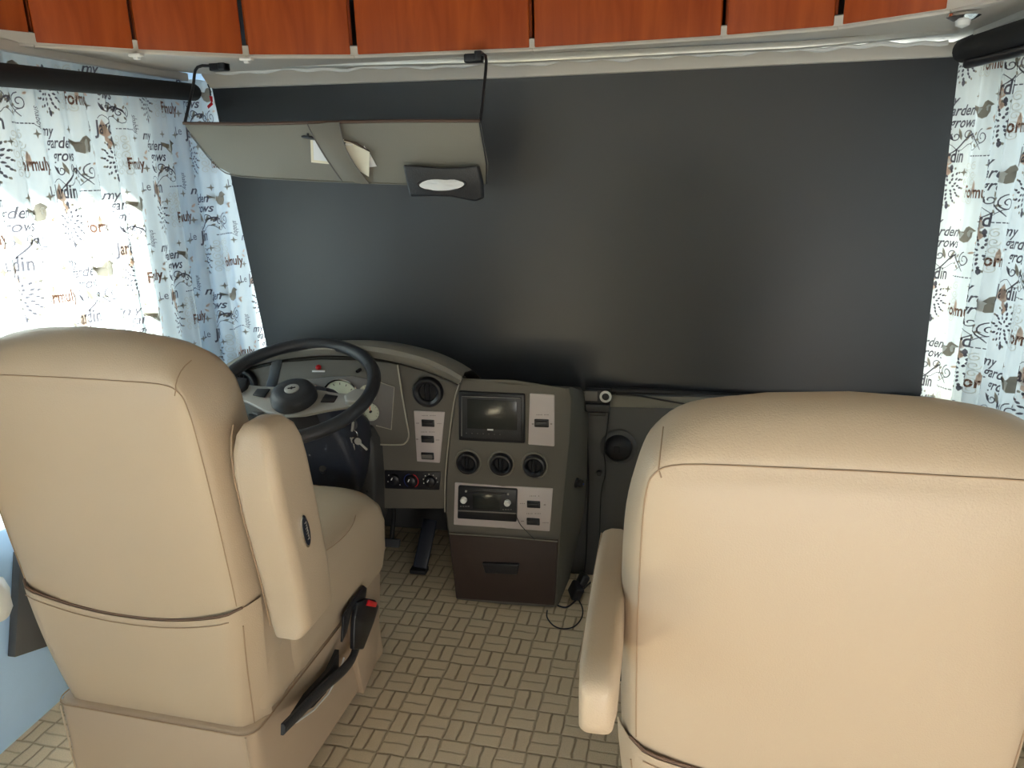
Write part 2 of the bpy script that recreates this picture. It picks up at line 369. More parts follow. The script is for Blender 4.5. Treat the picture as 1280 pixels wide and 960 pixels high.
def blob(pts):   # simple star-shaped polygon, fanned
    cx = sum(p[0] for p in pts)/len(pts); cy = sum(p[1] for p in pts)/len(pts); n_ = len(pts)
    return [(cx, cy)]+list(pts), [(0, 1+i, 1+(i+1) % n_) for i in range(n_)]
def leafshape(x, y, l, w_, a):
    ca, sa = cos(a), sin(a); q = [(0, 0), (l*.3, w_/2), (l*.7, w_*.4), (l, 0), (l*.7, -w_*.4), (l*.3, -w_/2)]
    return blob([(x+p*ca-s_*sa, y+p*sa+s_*ca) for p, s_ in q])
def spiral(x, y, r0_, turns, a0, dirn=1, n_=22):
    return [(x+r0_*(1-.8*k/n_)*cos(a0+dirn*2*pi*turns*k/n_), y+r0_*(1-.8*k/n_)*sin(a0+dirn*2*pi*turns*k/n_)) for k in range(n_+1)]
TILE = []   # (verts, faces, material index, dx, dy)
def put(g, mi, x=0, y=0, rot=0):
    ca, sa = cos(rot), sin(rot); TILE.append(([(x+p*ca-q*sa, y+p*sa+q*ca) for p, q in g[0]], g[1], mi))
TW, TH = .225, .33
put(text_mesh('my', .028, .35, .0004), 1, .005, .222); put(text_mesh('garden', .030, .35, .0005, .8), 1, .016, .200); put(text_mesh('grows', .030, .35, .0005, .8), 1, .028, .176)
put(blob([(.085, .214), (.105, .212), (.118, .213), (.124, .222), (.133, .225), (.141, .221), (.148, .216), (.142, .213), (.142, .203), (.136, .193), (.122, .190), (.108, .194), (.098, .203)]), 3)
put(blob([(.080, .218), (.108, .213), (.104, .203), (.082, .209)]), 3)
put(ribbon([(.030+.1*t/14, .142+.020*sin(t/14*5.4-1.6)) for t in range(15)], lambda t: .0016+.0022*sin(pi*t)), 1)
for (x, y, r_, t_, a) in ((.130, .155, .016, 1.5, 1.6), (.045, .158, .010, 1.2, 2.5), (.100, .150, .009, 1.2, .4), (.072, .160, .012, 1.1, -.6)): put(ribbon(spiral(x, y, r_, t_, a), .0022), 1)
for (x, y, l, a) in ((.040, .150, .022, 2.2), (.058, .150, .026, 1.9), (.070, .148, .024, 1.2), (.085, .150, .020, .9)): put(leafshape(x, y, l, .007, a), 3 if l > .023 else 1)
for k in range(7):
    a = k*.9; put(leafshape(.100+.012*cos(a), .150+.010*sin(a), .010, .005, a), 3)
put(ribbon([(.020+.11*t/16, .136+.007*sin(t*.9)) for t in range(17)], .0014), 1)
for (x, y, a) in ((.148, .190, .6), (.155, .182, 1.9), (.150, .172, 3.4), (.005, .190, .9), (.010, .178, 2.4)): put(leafshape(x, y, .012, .005, a), 4)
put(text_mesh('Le', .026, .0, 0, .75), 1, -.012, .112); put(text_mesh('Jardin', .038, .08, .0008, .62), 1, .014, .106)
put(blob([(.020, .12), (.030, .135), (.038, .120), (.044, .104), (.034, .098), (.018, .106)]), 4); put(leafshape(.03, .100, .02, .010, -.9), 4); put(leafshape(.045, .092, .02, .009, -2.2), 4)
for k in range(9): put(ribbon([(.088+k*.0075, .118), (.0935+k*.0075, .118)], .0022), 1)
put(text_mesh('Formuly', .034, 0, .0009, .62), 2, .100, .035)
put(leafshape(.128, .040, .030, .010, 1.6), 4)
for (rr, n_, sz, mi) in ((.005, 5, .007, 1), (.011, 8, .008, 1), (.018, 10, .008, 1), (.025, 12, .008, 1), (.032, 14, .006, 3)):   # damask medallion
    for k in range(n_):
        a = 2*pi*k/n_+rr*40; put(leafshape(.045+rr*.8*cos(a), .055+rr*1.15*sin(a), sz, .0045, a), mi)
put(leafshape(.045, .088, .014, .007, pi/2), 1); put(leafshape(.045, .022, .014, .007, -pi/2), 1)
for k in range(5):   # pale scrolls
    for j in range(3): put(ribbon(spiral(.085+.017*j, .060+.017*k-.03, .009, 1.3, k+j*1.7, (-1)**(k+j)), .0014), 5)
for (x, y) in ((.005, .16), (.075, .085), (.155, .10), (.155, .235), (.09, .235)):   # small four-point stars
    put(blob([(x+(.009 if k % 2 == 0 else .003)*cos(k*pi/4), y+(.009 if k % 2 == 0 else .003)*sin(k*pi/4)) for k in range(8)]), 3)
put(text_mesh('shabby', .018, .3, 0, .8), 1, .158, .150, -pi/2)
def curtain(path, z0, z1, name, label, seed, lam=.085, amp=.013, inside=1, zb=None):
    # path: plan polyline of the hanging line; the cloth is fuller than the path
    P = arc([(x, y, 0) for x, y in path], 24); S = [0]
    for i in range(1, len(P)): S.append(S[-1]+(P[i]-P[i-1]).length)
    Ltot = S[-1]; full = 1.22; rnd = random.Random(seed); ph = [rnd.uniform(0, 6.28) for _ in range(6)]
    def base(s):
        s = min(max(s, 0), Ltot-1e-5)
        lo, hi = 0, len(S)-1
        while hi-lo > 1:
            m_ = (lo+hi)//2
            if S[m_] <= s: lo = m_
            else: hi = m_
        f_ = (s-S[lo])/(S[hi]-S[lo]); p = P[lo].lerp(P[hi], f_); t_ = (P[hi]-P[lo]).normalized(); return p, V((t_.y, -t_.x, 0))*inside
    def surf(u, z, off=0):
        def raw(u_):
            s = u_/full; p, nn = base(s); k = (z1-z)/(z1-z0)
            w_ = 2*pi*s/lam+ph[0]+.9*sin(s*7+ph[1])+.35*k*sin(s*13+ph[2])
            a = amp*(.55+.75*k)*(1+.35*sin(s*17+ph[3])); return p+nn*(a*sin(w_)+.3*a*sin(2.3*w_+ph[4])), nn
        p, nn = raw(u)
        if off:
            q, _ = raw(u+.002); tt = (q-p).normalized(); n2 = V((tt.y, -tt.x, 0))*inside; p = p+n2*off
        return V((p.x, p.y, z))
    mb = MB(); U = Ltot*full; nu = int(U/.006); nz_ = 26; rows = []
    for j in range(nz_+1):
        z = z1+(z0-z1)*j/nz_; rows.append([surf(U*i/nu, z) for i in range(nu+1)])
    mb.loft(rows, closed=False, caps=False)
    c_ = 0; x = -.05
    while x < U:
        y = z0-.25-(TH/2 if c_ % 2 else 0)+.03*seed
        while y < z1:
            for vs, fs, mi in TILE:
                vs = [(p*1.33, q*1.33) for p, q in vs]; xs = [x+p for p, q in vs]; zs = [y+q for p, q in vs]
                if min(xs) < .003 or max(xs) > U-.003 or min(zs) < z0+.003 or max(zs) > z1-.003: continue
                mb.add([surf(a, b, .0016) for a, b in zip(xs, zs)], fs, mi)
            y += TH
        x += TW; c_ += 1
    o = mb.build(name, ['cloth', 'p_dark', 'p_brown', 'p_taupe', 'p_tan', 'p_pale'], smooth=180)
    return tag(o, label, 'curtain')
curtain([(-1.19, .80), (-1.19, 1.5), (-1.185, 2.1), (-1.165, 2.32), (-1.09, 2.43), (-.93, 2.46)], .60, 1.69, 'curtain', 'white patterned curtain on the left side window, glowing with sunlight', 1, inside=1)
curtain([(.97, 2.46), (1.10, 2.43), (1.175, 2.33), (1.19, 2.1), (1.19, 1.5), (1.19, 1.0)], .60, 1.69, 'curtain', 'white patterned curtain with script lettering on the right side window', 2, inside=1)
# rails and rollers of the side windows
def side_roller(A, B, rr, lab, lab2, sx, railz, extra=False):
    r = empty('side_blind', A); tag(r, lab, 'blind'); d = V(B)-V(A); L_ = d.length; t = d.normalized(); n_ = 14
    MB().tube([-t*.022, -t*.016, -t*.007]+[t*(L_*k/n_) for k in range(n_+1)], [rr*.3, rr*.7, rr*.92]+[rr]*(n_+1), 20).build('roller_tube', 'blackm', r)
    if extra:
        q = V((-.006, 0, -rr-.006)); MB().tube([t*.045+q, t*.05+q, t*L_+q], [.004, .012, .012], 14).build('hem_bar', 'black', r)
    o = MB().box((0, 0, 0), (.022, abs(B[1]-A[1])+.03, .024), bev=.003).build('curtain_rail', 'cream'); o.location = (A[0]-sx*-.03, (A[1]+B[1])/2, railz); tag(o, lab2, 'rail')
side_roller(V((-1.145, 2.29, 1.648)), V((-1.145, .75, 1.600)), .026, 'black rolled-up blind above the left side window curtain', 'cream curtain rail above the left window blind', -1, 1.695)
side_roller(at(1206, 63, Y=2.26), V((1.10, 1.2, at(1280, 54, X=1.10).z)), .030, 'black rolled-up blind with hem bar above the right side window', 'cream curtain rail above the right window blind', 1, 1.70, True)
c = at(262, 118, Y=2.27); r = empty('cord_tag', c); tag(r, 'small red tag on a cord at the left top corner of the shade', 'tag')
MB().tube([(-.002, 0, .03), (.004, 0, .012), (.003, 0, -.004)], .0022, 6).build('cord', 'black', r)
MB().prism([(-.002, 0, -.004), (.008, 0, -.006), (.007, 0, -.022), (.001, 0, -.024)], (0, .002, 0)).prism([(.004, -.002, -.022), (.008, -.002, -.030), (-.010, -.002, -.042), (-.013, -.002, -.034)], (0, .002, 0)).build('ribbon', 'red', r)
# ================================================================ SEATS
OUT_A = [(-.243, .25), (-.262, .36), (-.274, .46), (-.28, .56), (-.282, .70), (-.282, .82), (-.277, .93), (-.261, 1.005), (-.238, 1.052), (-.19, 1.091), (-.10, 1.109)]
OUT_B = [(-.243, .25), (-.262, .36), (-.274, .46), (-.28, .56), (-.282, .70), (-.282, .84), (-.280, .97), (-.276, 1.05), (-.264, 1.092), (-.225, 1.110), (-.11, 1.113)]
def back_outline(pts):
    L_ = arc([(x, 0, z) for x, z in pts], 4); right = [V((-p.x, 0, p.z)) for p in L_][::-1]
    return L_+[V((0, 0, 1.114))]+right
def make_seat(name, loc_, label, arms, rec, rz):
    REC = math.tan(radians(rec)); r = empty(name, loc_, radians(rz)); tag(r, label, 'seat')
    OUT = back_outline(OUT_A); OUT2 = back_outline(OUT_B); zc = .70
    def ringp(d, y, push=0):
        o = []; w_ = min(1, d/.026)
        for p, p2 in zip(OUT, OUT2):
            p = p.lerp(p2, w_)
            kx = (.28-d)/.28; up = p.z > zc
            dz = (d*3.0 if d < .03 else .09+(d-.03)*1.28) if up else d*1.0; kz = 1-dz/.42
            z = zc+(p.z-zc)*kz; o.append(V((p.x*kx, y-(z-.55)*REC, z)))
        return o
    prof = [(0, .085), (.0015, .066), (.005, .046), (.010, .030), (.016, .017), (.022, .008), (.026, .0055), (.030, .0035), (.036, .0005), (.05, -.003), (.09, -.007), (.15, -.010), (.21, -.011), (.25, -.011)]
    front = [(0, .085), (.004, .115), (.013, .140), (.028, .158), (.05, .168), (.10, .172), (.2, .160), (.25, .155)]
    mb = MB(); mb.loft([ringp(d, y) for d, y in prof[::-1]]+[ringp(d, y) for d, y in front[1:]], caps=True)
    mb.build('backrest', 'vinyl', r)
    # stitched seams of the back panel
    sp = [p+V((0, -.0008, 0)) for p in ringp(.0265, .0050)]; q = [p for p in sp if p.z > .56]
    q.sort(key=lambda p: math.atan2(p.x, p.z-.6))
    MB().tube(q, .0011, 6).build('seam', 'seam', r)
    for sx in (-1, 1):
        i0 = 33 if sx < 0 else len(OUT)-1-33
        MB().tube([ringp(d, y)[i0]+V((0, -.0008, 0)) for d, y in prof[1:8]], .0010, 6).build('corner_seam', 'seam', r)
    # map pocket on the lower back, open along its sagging top edge
    def pz(x): return .518+.052*(abs(x)/.27)**2.2
    def ply(z): return -(z-.55)*REC
    mb = MB(); rows = []
    N_ = 28
    for j in range(9):
        row = []
        for i in range(N_+1):
            x_ = -1+2*i/N_; k = j/8; z = pz(x_*.27)*(1-k)+.262*k; hw = (.243+(.281-.243)*min(1, (z-.25)/.30)**.8)+.002
            e = max(0, abs(x_)-.80)/.20; y = -.016+.055*e**2.2+(-.006*sin(pi*k))
            row.append(V((x_*hw, y+ply(z), z)))
        rows.append(row)
    mb.loft(rows, closed=False, caps=False)
    mb.loft([[p+V((0, .004, 0)) for p in rw] for rw in rows], closed=False, caps=False); mb.build('map_pocket', 'vinyl', r)
    MB().tube([p+V((0, .004, .0015)) for p in rows[0][1:-1]], .0028, 6).build('pocket_gap_shade', 'gap_shade', r)  # dark line painting the shade under the pocket's top edge
    MB().tube([p+V((0, -.001, -.014)) for p in rows[0][2:-2]], .0009, 6).build('pocket_stitch', 'seam', r)
    for ix in (1, N_-1): MB().tube([rw[ix]+V((0, -.001, 0)) for rw in rows[1:]], .0013, 6).build('side_seam', 'seam', r)
    for sx in (-1, 1): MB().tube([V((sx*.232, -.004, z)) for z in (.258, .20, .12, .03)], .0018, 6).build('skirt_piping', 'vinyl', r)
    # skirt that hides the pedestal
    def sk(z, k): # rounded rect ring
        return [V((x, y, z)) for x, y in rrect(0, .315*1, .492*k, .63*k, .035, 5)]
    mb = MB(); mb.loft([sk(.264, .985), sk(.262, 1.0), sk(.258, 1.01), sk(.15, 1.012), sk(.025, 1.03), sk(.022, 1.0)], caps=True); mb.build('skirt', 'vinyl2', r)
    MB().tube([V((x, y, .261)) for x, y in rrect(0, .315, .500, .640, .035, 5)], .0016, 6, closed=True).build('skirt_seam', 'seam', r)
    # side covers between backrest and cushion, cushion
    mb = MB().box((0, .20, .40), (.535, .36, .30), bev=.07, seg=6); mb.build('side_cover', 'vinyl', r)
    mb = MB(); rings = []
    for (z, k, f_) in ((.285, .93, .62), (.30, .985, .655), (.35, 1.0, .675), (.42, 1.0, .685), (.465, .985, .672), (.495, .94, .645), (.512, .86, .60), (.518, .70, .52), (.519, .3, .40)):
        rings.append([V((x*k, .06+(y*f_ if y > .0 else 0), z+.012*(x/.27)**2*0)) for x, y in rrect(0, .5, .55, 1.0, .17, 8)])
    mb.loft(rings, caps=True); mb.build('seat_cushion', 'vinyl', r)
    for sx in (-1,): MB().tube([V((.02+.25*cos(a), .42+.27*sin(a), .503)) for a in [radians(q) for q in range(-60, 100, 6)]], .0012, 6).build('cushion_seam', 'seam', r)
    # armrests
    for kind, sx in arms:
        X = sx*(.345 if kind == 'up' else .300)
        if kind == 'up':
            # folded up along the side of the backrest: broad pad standing on end
            prof_ = [(-.01, .08, .500, .030), (.00, .12, .518, .044), (.0, .125, .62, .047), (-.01, .13, .78, .047), (-.01, .125, .86, .047), (-.004, .117, .90, .044), (.006, .10, .930, .037), (.018, .07, .948, .024), (.03, .04, .953, .010)]
            mb = MB(); rg = []
            for (dy, dep, z, hx) in prof_:
                rg.append([V((X+a, dy+.02+dep/2+b-(z-.55)*REC, z)) for a, b in rrect(0, 0, hx*2, dep, min(hx*.55, .022), 5)])
            mb.loft(rg, caps=True); a_ = mb.build('armrest', 'vinyl', r, smooth=60)
            MB().tube([V((X-sx*.040, .024+dy+.0-(z-.55)*REC, z)) for (dy, dep, z, hx) in prof_[1:-1]], .0014, 6).build('arm_seam', 'seam', a_)
            bd = MB().lathe([(0, 0), (.036, 0), (.036, .003), (.030, .0045)], (0, 0, 0), (1, 0, 0), n=36, sx=.36).build('badge', 'chrome', a_)
            bd.location = (X+sx*.0475, .048, .722); bd.rotation_euler = (radians(8), 0, 0)
            MB().lathe([(0, 0), (.031, 0), (.031, .0052), (0, .0054)], (0, 0, 0), (1, 0, 0), n=36, sx=.36).build('badge_face', 'navy', a_).location = bd.location
            a_.children[-1].rotation_euler = bd.rotation_euler
            mbx = MB()
            for k in range(7): mbx.tube([(.0058, -.003+.002*(k % 2), .019-.006*k), (.0058, .003, .021-.006*k), (.0058, .003, .016-.006*k)], .0006, 5)
            s_ = mbx.build('badge_lettering', 'silver', a_); s_.location = bd.location; s_.rotation_euler = bd.rotation_euler
        else:
            mb = MB(); rg = []
            for (y, z0_, z1_, hx) in ((-.185, .745, .785, .012), (-.178, .727, .803, .021), (-.14, .718, .812, .024), (.0, .718, .812, .025), (.14, .728, .805, .025), (.22, .738, .798, .024), (.24, .75, .79, .016)):
                rg.append([V((X+a, y, (z0_+z1_)/2+b)) for a, b in rrect(0, 0, hx*2, z1_-z0_, min(hx*.6, (z1_-z0_)/2.2), 5)])
            mb.loft(rg, caps=True); a_ = mb.build('armrest', 'vinyl', r, smooth=60)
            MB().tube([V((X+sx*-.019, -.172, .79)), V((X+sx*.0235, -.14, .80)), V((X+sx*.0245, .0, .80)), V((X+sx*.024, .22, .79))], .0013, 6).build('arm_seam', 'seam', a_)
            MB().box((X-sx*.015, .08, .68), (.02, .05, .12), bev=.006).build('arm_bracket', 'black', a_)
    return r
seatD = make_seat('captain_seat', (-.71, 1.14, .02), 'beige vinyl captain seat in front of the steering wheel, inner armrest folded up', (('up', 1), ('down', -1)), 6, -3)
seatP = make_seat('captain_seat', (.572, .93, 0), 'beige vinyl captain seat nearest the camera, inner armrest lowered, facing the bare shade', (('down', -1), ('down', 1)), 5.5, 0)
# seat belt buckle stalk on the driver's seat
SEATI = (Matrix.Translation(V((-.71, 1.14, .02))) @ Matrix.Rotation(radians(-3), 4, 'Z')).inverted()
def L(p): return SEATI @ V(p)
XB = -.405
mb = MB(); pth = [at(a, b, X=XB) for a, b in ((352, 912), (376, 888), (405, 858), (428, 838), (440, 822), (447, 800), (452, 784))]
pth = arc([L(p) for p in pth], 4); nrm = V((1, 0, 0)); rows = []
for i, p in enumerate(pth):
    t = (pth[min(i+1, len(pth)-1)]-pth[max(i-1, 0)]).normalized(); s_ = t.cross(nrm).normalized(); wd = .012+.004*(i/len(pth))
    rows.append([p+s_*wd+nrm*.004, p+s_*wd*.6+nrm*.008, p-s_*wd*.6+nrm*.008, p-s_*wd+nrm*.004, p-s_*wd-nrm*.002, p+s_*wd-nrm*.002])
mb.loft(rows, caps=True); stalk = mb.build('belt_stalk', 'leatherb', seatD)
b0 = [L(at(a, b, X=XB+.012)) for a, b in ((443, 812), (455, 812), (468, 778), (474, 758), (470, 750), (460, 748), (448, 754), (444, 775))]
MB().prism(b0, (-.014, 0, 0), .004, 3).build('buckle', 'black', seatD)
MB().prism([L(at(a, b, X=XB+.016)) for a, b in ((459, 757), (470, 759), (472, 753), (462, 750))], (-.006, 0, 0), .001).build('release_button', 'red', seatD)
MB().prism([L(at(a, b, X=XB+.004)) for a, b in ((455, 732), (459, 735), (457, 748), (440, 764), (434, 790), (428, 803), (430, 770), (440, 752))], (-.006, 0, 0), .001).build('webbing', 'black', seatD)
MB().prism([L(at(a, b, X=-.418)) for a, b in ((366, 898), (385, 868), (412, 838), (424, 812), (424, 836), (408, 866), (392, 884))], (-.012, 0, 0), .001).build('slit_shade', 'blackm', seatD)  # black wedge painting the shade inside the belt slit
MB().tube([L(at(a, b, X=-.412)) for a, b in ((352, 912), (372, 902), (392, 888), (410, 868), (424, 842), (430, 822))], .0022, 6).build('slot_piping', 'white', seatD)
MB().prism([L(at(a, b, X=-.42)) for a, b in ((440, 756), (472, 690), (476, 720), (474, 790), (470, 830), (455, 868), (448, 832), (444, 800))], (-.02, 0, 0), .004).build('skirt_flap', 'vinyl2', seatD)
# ================================================================ SUN VISOR
r = empty('sun_visor', at(420, 70, Y=2.0)); tag(r, 'large grey vinyl sun visor hanging on two black rods', 'visor'); O = r.location.copy()
YV = 2.0
def vp(px, py, off=0): # leaning plane: bottom a little farther than the top
    y = YV+(py-190)*.0007-off; return at(px, py, Y=y)-O
outl = [(229, 155), (238, 168), (255, 190), (272, 209), (290, 219), (330, 223), (430, 228), (520, 231), (596, 234), (608, 230), (609, 205), (603, 175), (599, 152), (500, 152), (400, 154), (300, 156)]
MB().prism([vp(a, b) for a, b in outl], (0, .018, .003), .005, 3).build('visor_panel', 'visor', r)
MB().tube([vp(a, b, .001) for a, b in ((229, 154), (300, 155), (400, 153), (500, 151), (600, 151))], .0042, 8).build('top_piping', 'brown', r)
MB().tube(arc([vp(a, b, .001) for a, b in ((238, 168), (255, 190), (272, 209), (290, 219), (330, 223), (430, 228), (520, 231), (596, 234))], 3), .0018, 6).build('edge_piping', 'strap', r)
MB().tube([vp(a, b, .002) for a, b in ((599, 152), (603, 175), (608, 205), (608, 230))], .002, 6).build('edge_piping', 'black', r)
st = []
for k in range(13):
    u = k/12; bow = .02*sin(pi*u)+.006
    c0 = (384+(418-384)*u+5*(u**2)*2-0, 155+72*u); c1 = (424+(462-424)*u+2*sin(pi*u)*-4, 153+77*u)
    st.append([vp(*c0, bow), vp(c0[0]*.7+c1[0]*.3, c0[1], bow+.004), vp(c0[0]*.3+c1[0]*.7, c1[1], bow+.004), vp(*c1, bow), vp(c0[0]*.3+c1[0]*.7, c1[1], bow-.001), vp(c0[0]*.7+c1[0]*.3, c0[1], bow-.001)])
sp = MB().loft(st, caps=True).build('strap', 'strap', r)
for q in (0, 3): MB().tube([s_[q]+V((0, -.001, 0)) for s_ in st], .0016, 6).build('strap_piping', 'grey', sp)
for pts, mpt in ((((274, 84), (247, 84), (241, 110), (231, 154)), (272, 84)), (((592, 73), (607, 70), (605, 110), (600, 152)), (590, 73))):
    ys = (2.10, 2.09, 2.04, 1.975); MB().tube(arc([at(a, b, Y=y)-O for (a, b), y in zip(pts, ys)], 4), .0042, 8).build('rod', 'black', r)
    c = at(*mpt, Y=2.11)-O; MB().box(c+V((.005, 0, 0)), (.05, .03, .022), bev=.004).box(c+V((.02, 0, .004)), (.02, .035, .026), bev=.003).build('mount', 'black', r)
# papers and pen under the strap
o = MB().prism([vp(a, b, .004)+O for a, b in ((388, 175), (440, 180), (440, 208), (389, 203))], (0, .002, 0)).build('card', 'paper2')
tag(o, 'pale card tucked left of the strap on the sun visor', 'card')
MB().prism([vp(a, b, .0045)+O for a, b in ((388, 175), (391, 175), (392, 200), (440, 205), (440, 208), (389, 203))], (0, .0005, 0)).build('card_border', 'paper', o)
o = MB().prism([vp(a, b, c)+O for a, b, c in ((405, 172, .006), (430, 174, .008), (462, 190, .016), (461, 221, .014), (448, 213, .008), (405, 195, .006))], (0, .0015, 0)).build('envelope', 'paper')
tag(o, 'cream folded envelope sticking out right of the visor strap', 'envelope')
MB().tube([vp(a, b, .010)+O for a, b in ((430, 175), (446, 179), (462, 190))], .0016, 6).build('flap_edge', 'brown', o)
o = MB().prism([vp(a, b, .005)+O for a, b in ((455, 182), (463, 193), (471, 208), (462, 209), (452, 200))], (0, .001, 0)).build('folded_note', 'paper2'); tag(o, 'small white note behind the cream envelope on the visor', 'paper')
r2 = empty('pen', vp(378, 171, .008)+O); tag(r2, 'black pen slipped crosswise under the visor strap', 'pen'); o2 = r2.location
MB().tube([vp(a, b, .010)+O-o2 for a, b in ((377, 171), (380, 171), (388, 172), (432, 180))], [.002, .0035, .0042, .004], 8).build('barrel', 'black', r2)
MB().tube([vp(a, b, .010)+O-o2 for a, b in ((432, 180), (441, 181))], .003, 8).build('tip', 'white', r2); MB().box(vp(385, 169, .014)+O-o2, (.006, .003, .010), bev=.001).build('clip', 'black', r2)
# tissue holder strapped to the visor
r = empty('tissue_holder', vp(555, 228, .02)+O); tag(r, 'black leather tissue holder with oval opening clipped to the visor', 'tissue holder'); o2 = r.location.copy()
def tp(px, py, off): return vp(px, py, off)+O-o2
MB().prism([tp(a, b, .034) for a, b in ((503, 206), (520, 207), (550, 210), (578, 209), (597, 207), (602, 228), (603, 248), (594, 252), (565, 246), (545, 245), (512, 246), (508, 230))], (0, .030, 0), .006, 3).build('case', 'leatherb', r)
c = tp(552, 230.5, .036)
MB().lathe([(0, -.004), (.066, -.004), (.070, .0005), (.067, .003), (.062, .0)], c, (0, -1, 0), n=40, sy=.27, sx=1).build('opening_rim', 'black', r)
mb = MB(); rg = []
for k, rr in enumerate((1, .8, .5, .2)):
    rg.append([c+V((.063*rr*cos(a), -.0005-.002*k+.0012*sin(a*5+k), .0165*rr*sin(a))) for a in [2*pi*q/36 for q in range(36)]])
mb.loft(rg, caps=True); mb.build('tissue', 'paper2', r)
# ================================================================ DASHBOARD, driver side
YD = 2.12
r = empty('dashboard', (0, YD, 0)); dashboard = tag(r, 'taupe plastic dashboard with gauges, vents and switches behind the steering wheel', 'dashboard'); DO = V((0, YD, 0))
def dp(pxs, Y=YD, depth=.05, bev=.002): return MB().prism([at(a, b, Y=Y)-DO for a, b in pxs], (0, depth, 0), bev)
oarc = [(262, 476), (275, 462), (300, 448), (350, 436), (400, 432), (450, 432), (490, 437), (530, 447), (560, 460), (578, 471)]
iarc = [(262, 490), (282, 474), (305, 461), (350, 450), (400, 445), (450, 446), (490, 452), (530, 463), (556, 473), (574, 481)]
# hood: rolled top edge sweeping back to the windshield
ov = arc([at(a, b, Y=2.06)-DO for a, b in oarc], 5); iv = arc([at(a, b, Y=2.075)-DO for a, b in iarc], 5)
rings = [[p+V((0, .05, 0)) for p in iv], iv, [p.lerp(q, .25)+V((0, -.012, 0)) for p, q in zip(iv, ov)], [p.lerp(q, .7)+V((0, -.014, 0)) for p, q in zip(iv, ov)], [p+V((0, -.002, 0)) for p in ov], [p+V((0, .03, .006)) for p in ov], [p+V((0, .12, -.012)) for p in ov], [V((p.x*1.0, .215, min(p.z, .70))) for p in ov]]
MB().loft(rings, closed=False, caps=False).build('hood', 'dash2', r)
# main face
face = [(a, b+1) for a, b in iarc]+[(566, 520), (557, 600), (556, 636), (474, 636), (468, 600), (380, 640), (262, 640)]
dp(face, YD, .10, .004).build('face', 'dash', r)
# instrument bezel panel, proud of the face
bz = [(283, 478), (306, 464), (350, 453), (400, 449), (450, 450), (485, 453), (497, 456), (502, 490), (508, 525), (511, 544), (508, 552), (500, 556), (455, 555), (420, 552), (330, 552), (283, 540)]
dp(bz, YD-.016, .03, .005).build('instrument_bezel', 'dash', r)
MB().tube(arc([at(a, b, Y=YD-.017)-DO for a, b in ((497, 456), (502, 490), (508, 525), (511, 544), (507, 553), (498, 556), (455, 555))], 5), .0026, 8).build('bezel_highlight', 'edge', r)  # highlight along the bezel rim, painted as a pale line
cl = [(385, 474), (410, 471), (440, 470), (470, 476), (493, 484), (491, 510), (489, 537), (470, 532), (440, 527), (395, 524), (360, 520), (365, 480)]
cb = dp(cl, YD-.020, .012, .002).build('instrument_cluster', 'grey', r)
MB().tube([at(a, b, Y=YD-.022)-DO for a, b in cl[3:8]], .0018, 6).build('cluster_edge', 'edge', cb)
def gauge(px, py, R_, par, needle=None, cut=None):
    c = at(px, py, Y=YD-.021)-DO
    MB().lathe([(R_*.93, 0), (R_, 0), (R_*1.02, .006), (R_*.97, .009), (R_*.90, .006), (R_*.88, .0)], c, n=40).build('gauge_ring', 'chrome', par)
    MB().lathe([(0, 0), (R_*.93, 0), (R_*.93, .003), (0, .003)], c, n=40).build('gauge_dial', 'dial', par)
    mk_ = MB()
    for k in range(11):
        a = radians(220-26*k); q = c+V((cos(a)*R_*.74, -.0036, sin(a)*R_*.74)); mk_.box(q, (R_*.10, .0006, R_*.045), rot=(0, -a, 0))
    mk_.build('dial_marks', 'ink', par)
    MB().lathe([(0, 0), (R_*.14, 0), (R_*.12, .006), (0, .006)], c+V((0, -.003, 0)), n=16).build('needle_hub', 'black', par)
    if needle is not None:
        a = radians(needle); MB().box(c+V((cos(a)*R_*.35, -.006, sin(a)*R_*.35)), (R_*.6, .001, R_*.08), rot=(0, -a, 0)).build('needle', 'orange', par)
gauge(427, 497, .064, cb, 200); gauge(461, 491, .030, cb, 100); gauge(464, 514, .031, cb, 95); gauge(392, 492, .034, cb, 120)
MB().prism([at(a, b, Y=YD-.030)-DO for a, b in ((405, 512), (445, 512), (452, 524), (400, 524))], (0, .006, 0), .001).build('display', 'lcd', cb)
MB().prism([at(a, b, Y=YD-.030)-DO for a, b in ((407, 498), (436, 498), (436, 508), (407, 508))], (0, .006, 0), .001).build('display', 'dial', cb)
def vent(px, py, R_, Y, par, O_, slots='v', pmat='black', tilt=0, name='air_vent'):
    c = at(px, py, Y=Y)-O_-V((0, .0125, 0)); ax = V((sin(tilt), -cos(tilt), .0))
    v_ = MB().lathe([(R_*.55, -.010), (R_*1.0, -.012), (R_, .004), (R_*.93, .009), (R_*.80, .010), (R_*.62, .004), (R_*.56, -.008)], c, ax, n=40).build(name, pmat, par)
    mb = MB(); mb.lathe([(0, -.010), (R_*.70, -.010), (R_*.70, -.006), (0, -.006)], c, ax, n=30); mb.build('vent_throat', 'blackm', v_)
    mb = MB()
    for k in (-1, 1): mb.box(c+V((k*R_*.16, -.001, 0)), (R_*.05, .012, R_*1.0), rot=(0, 0, .6), bev=.001)
    mb.build('vent_fins', 'silver' if False else 'black', v_); return v_
def surround(px, py, R_, Y, par, O_, m_='dash2'):
    c = at(px, py, Y=Y)-O_; MB().lathe([(R_*.95, 0), (R_*1.1, .001), (R_*1.22, .004), (R_*1.14, .007), (R_*1.02, .004)], c, n=40).build('vent_surround', m_, par)
vent(536, 489, .048, YD-.002, r, DO); vent(306, 477, .046, YD-.018, r, DO); vent(450, 462, .006, YD-.016, r, DO, name='knob')
dp([(340, 450), (353, 449), (345, 486), (332, 486)], YD-.018, .004, .001).build('dark_trim_strip', 'black', r)
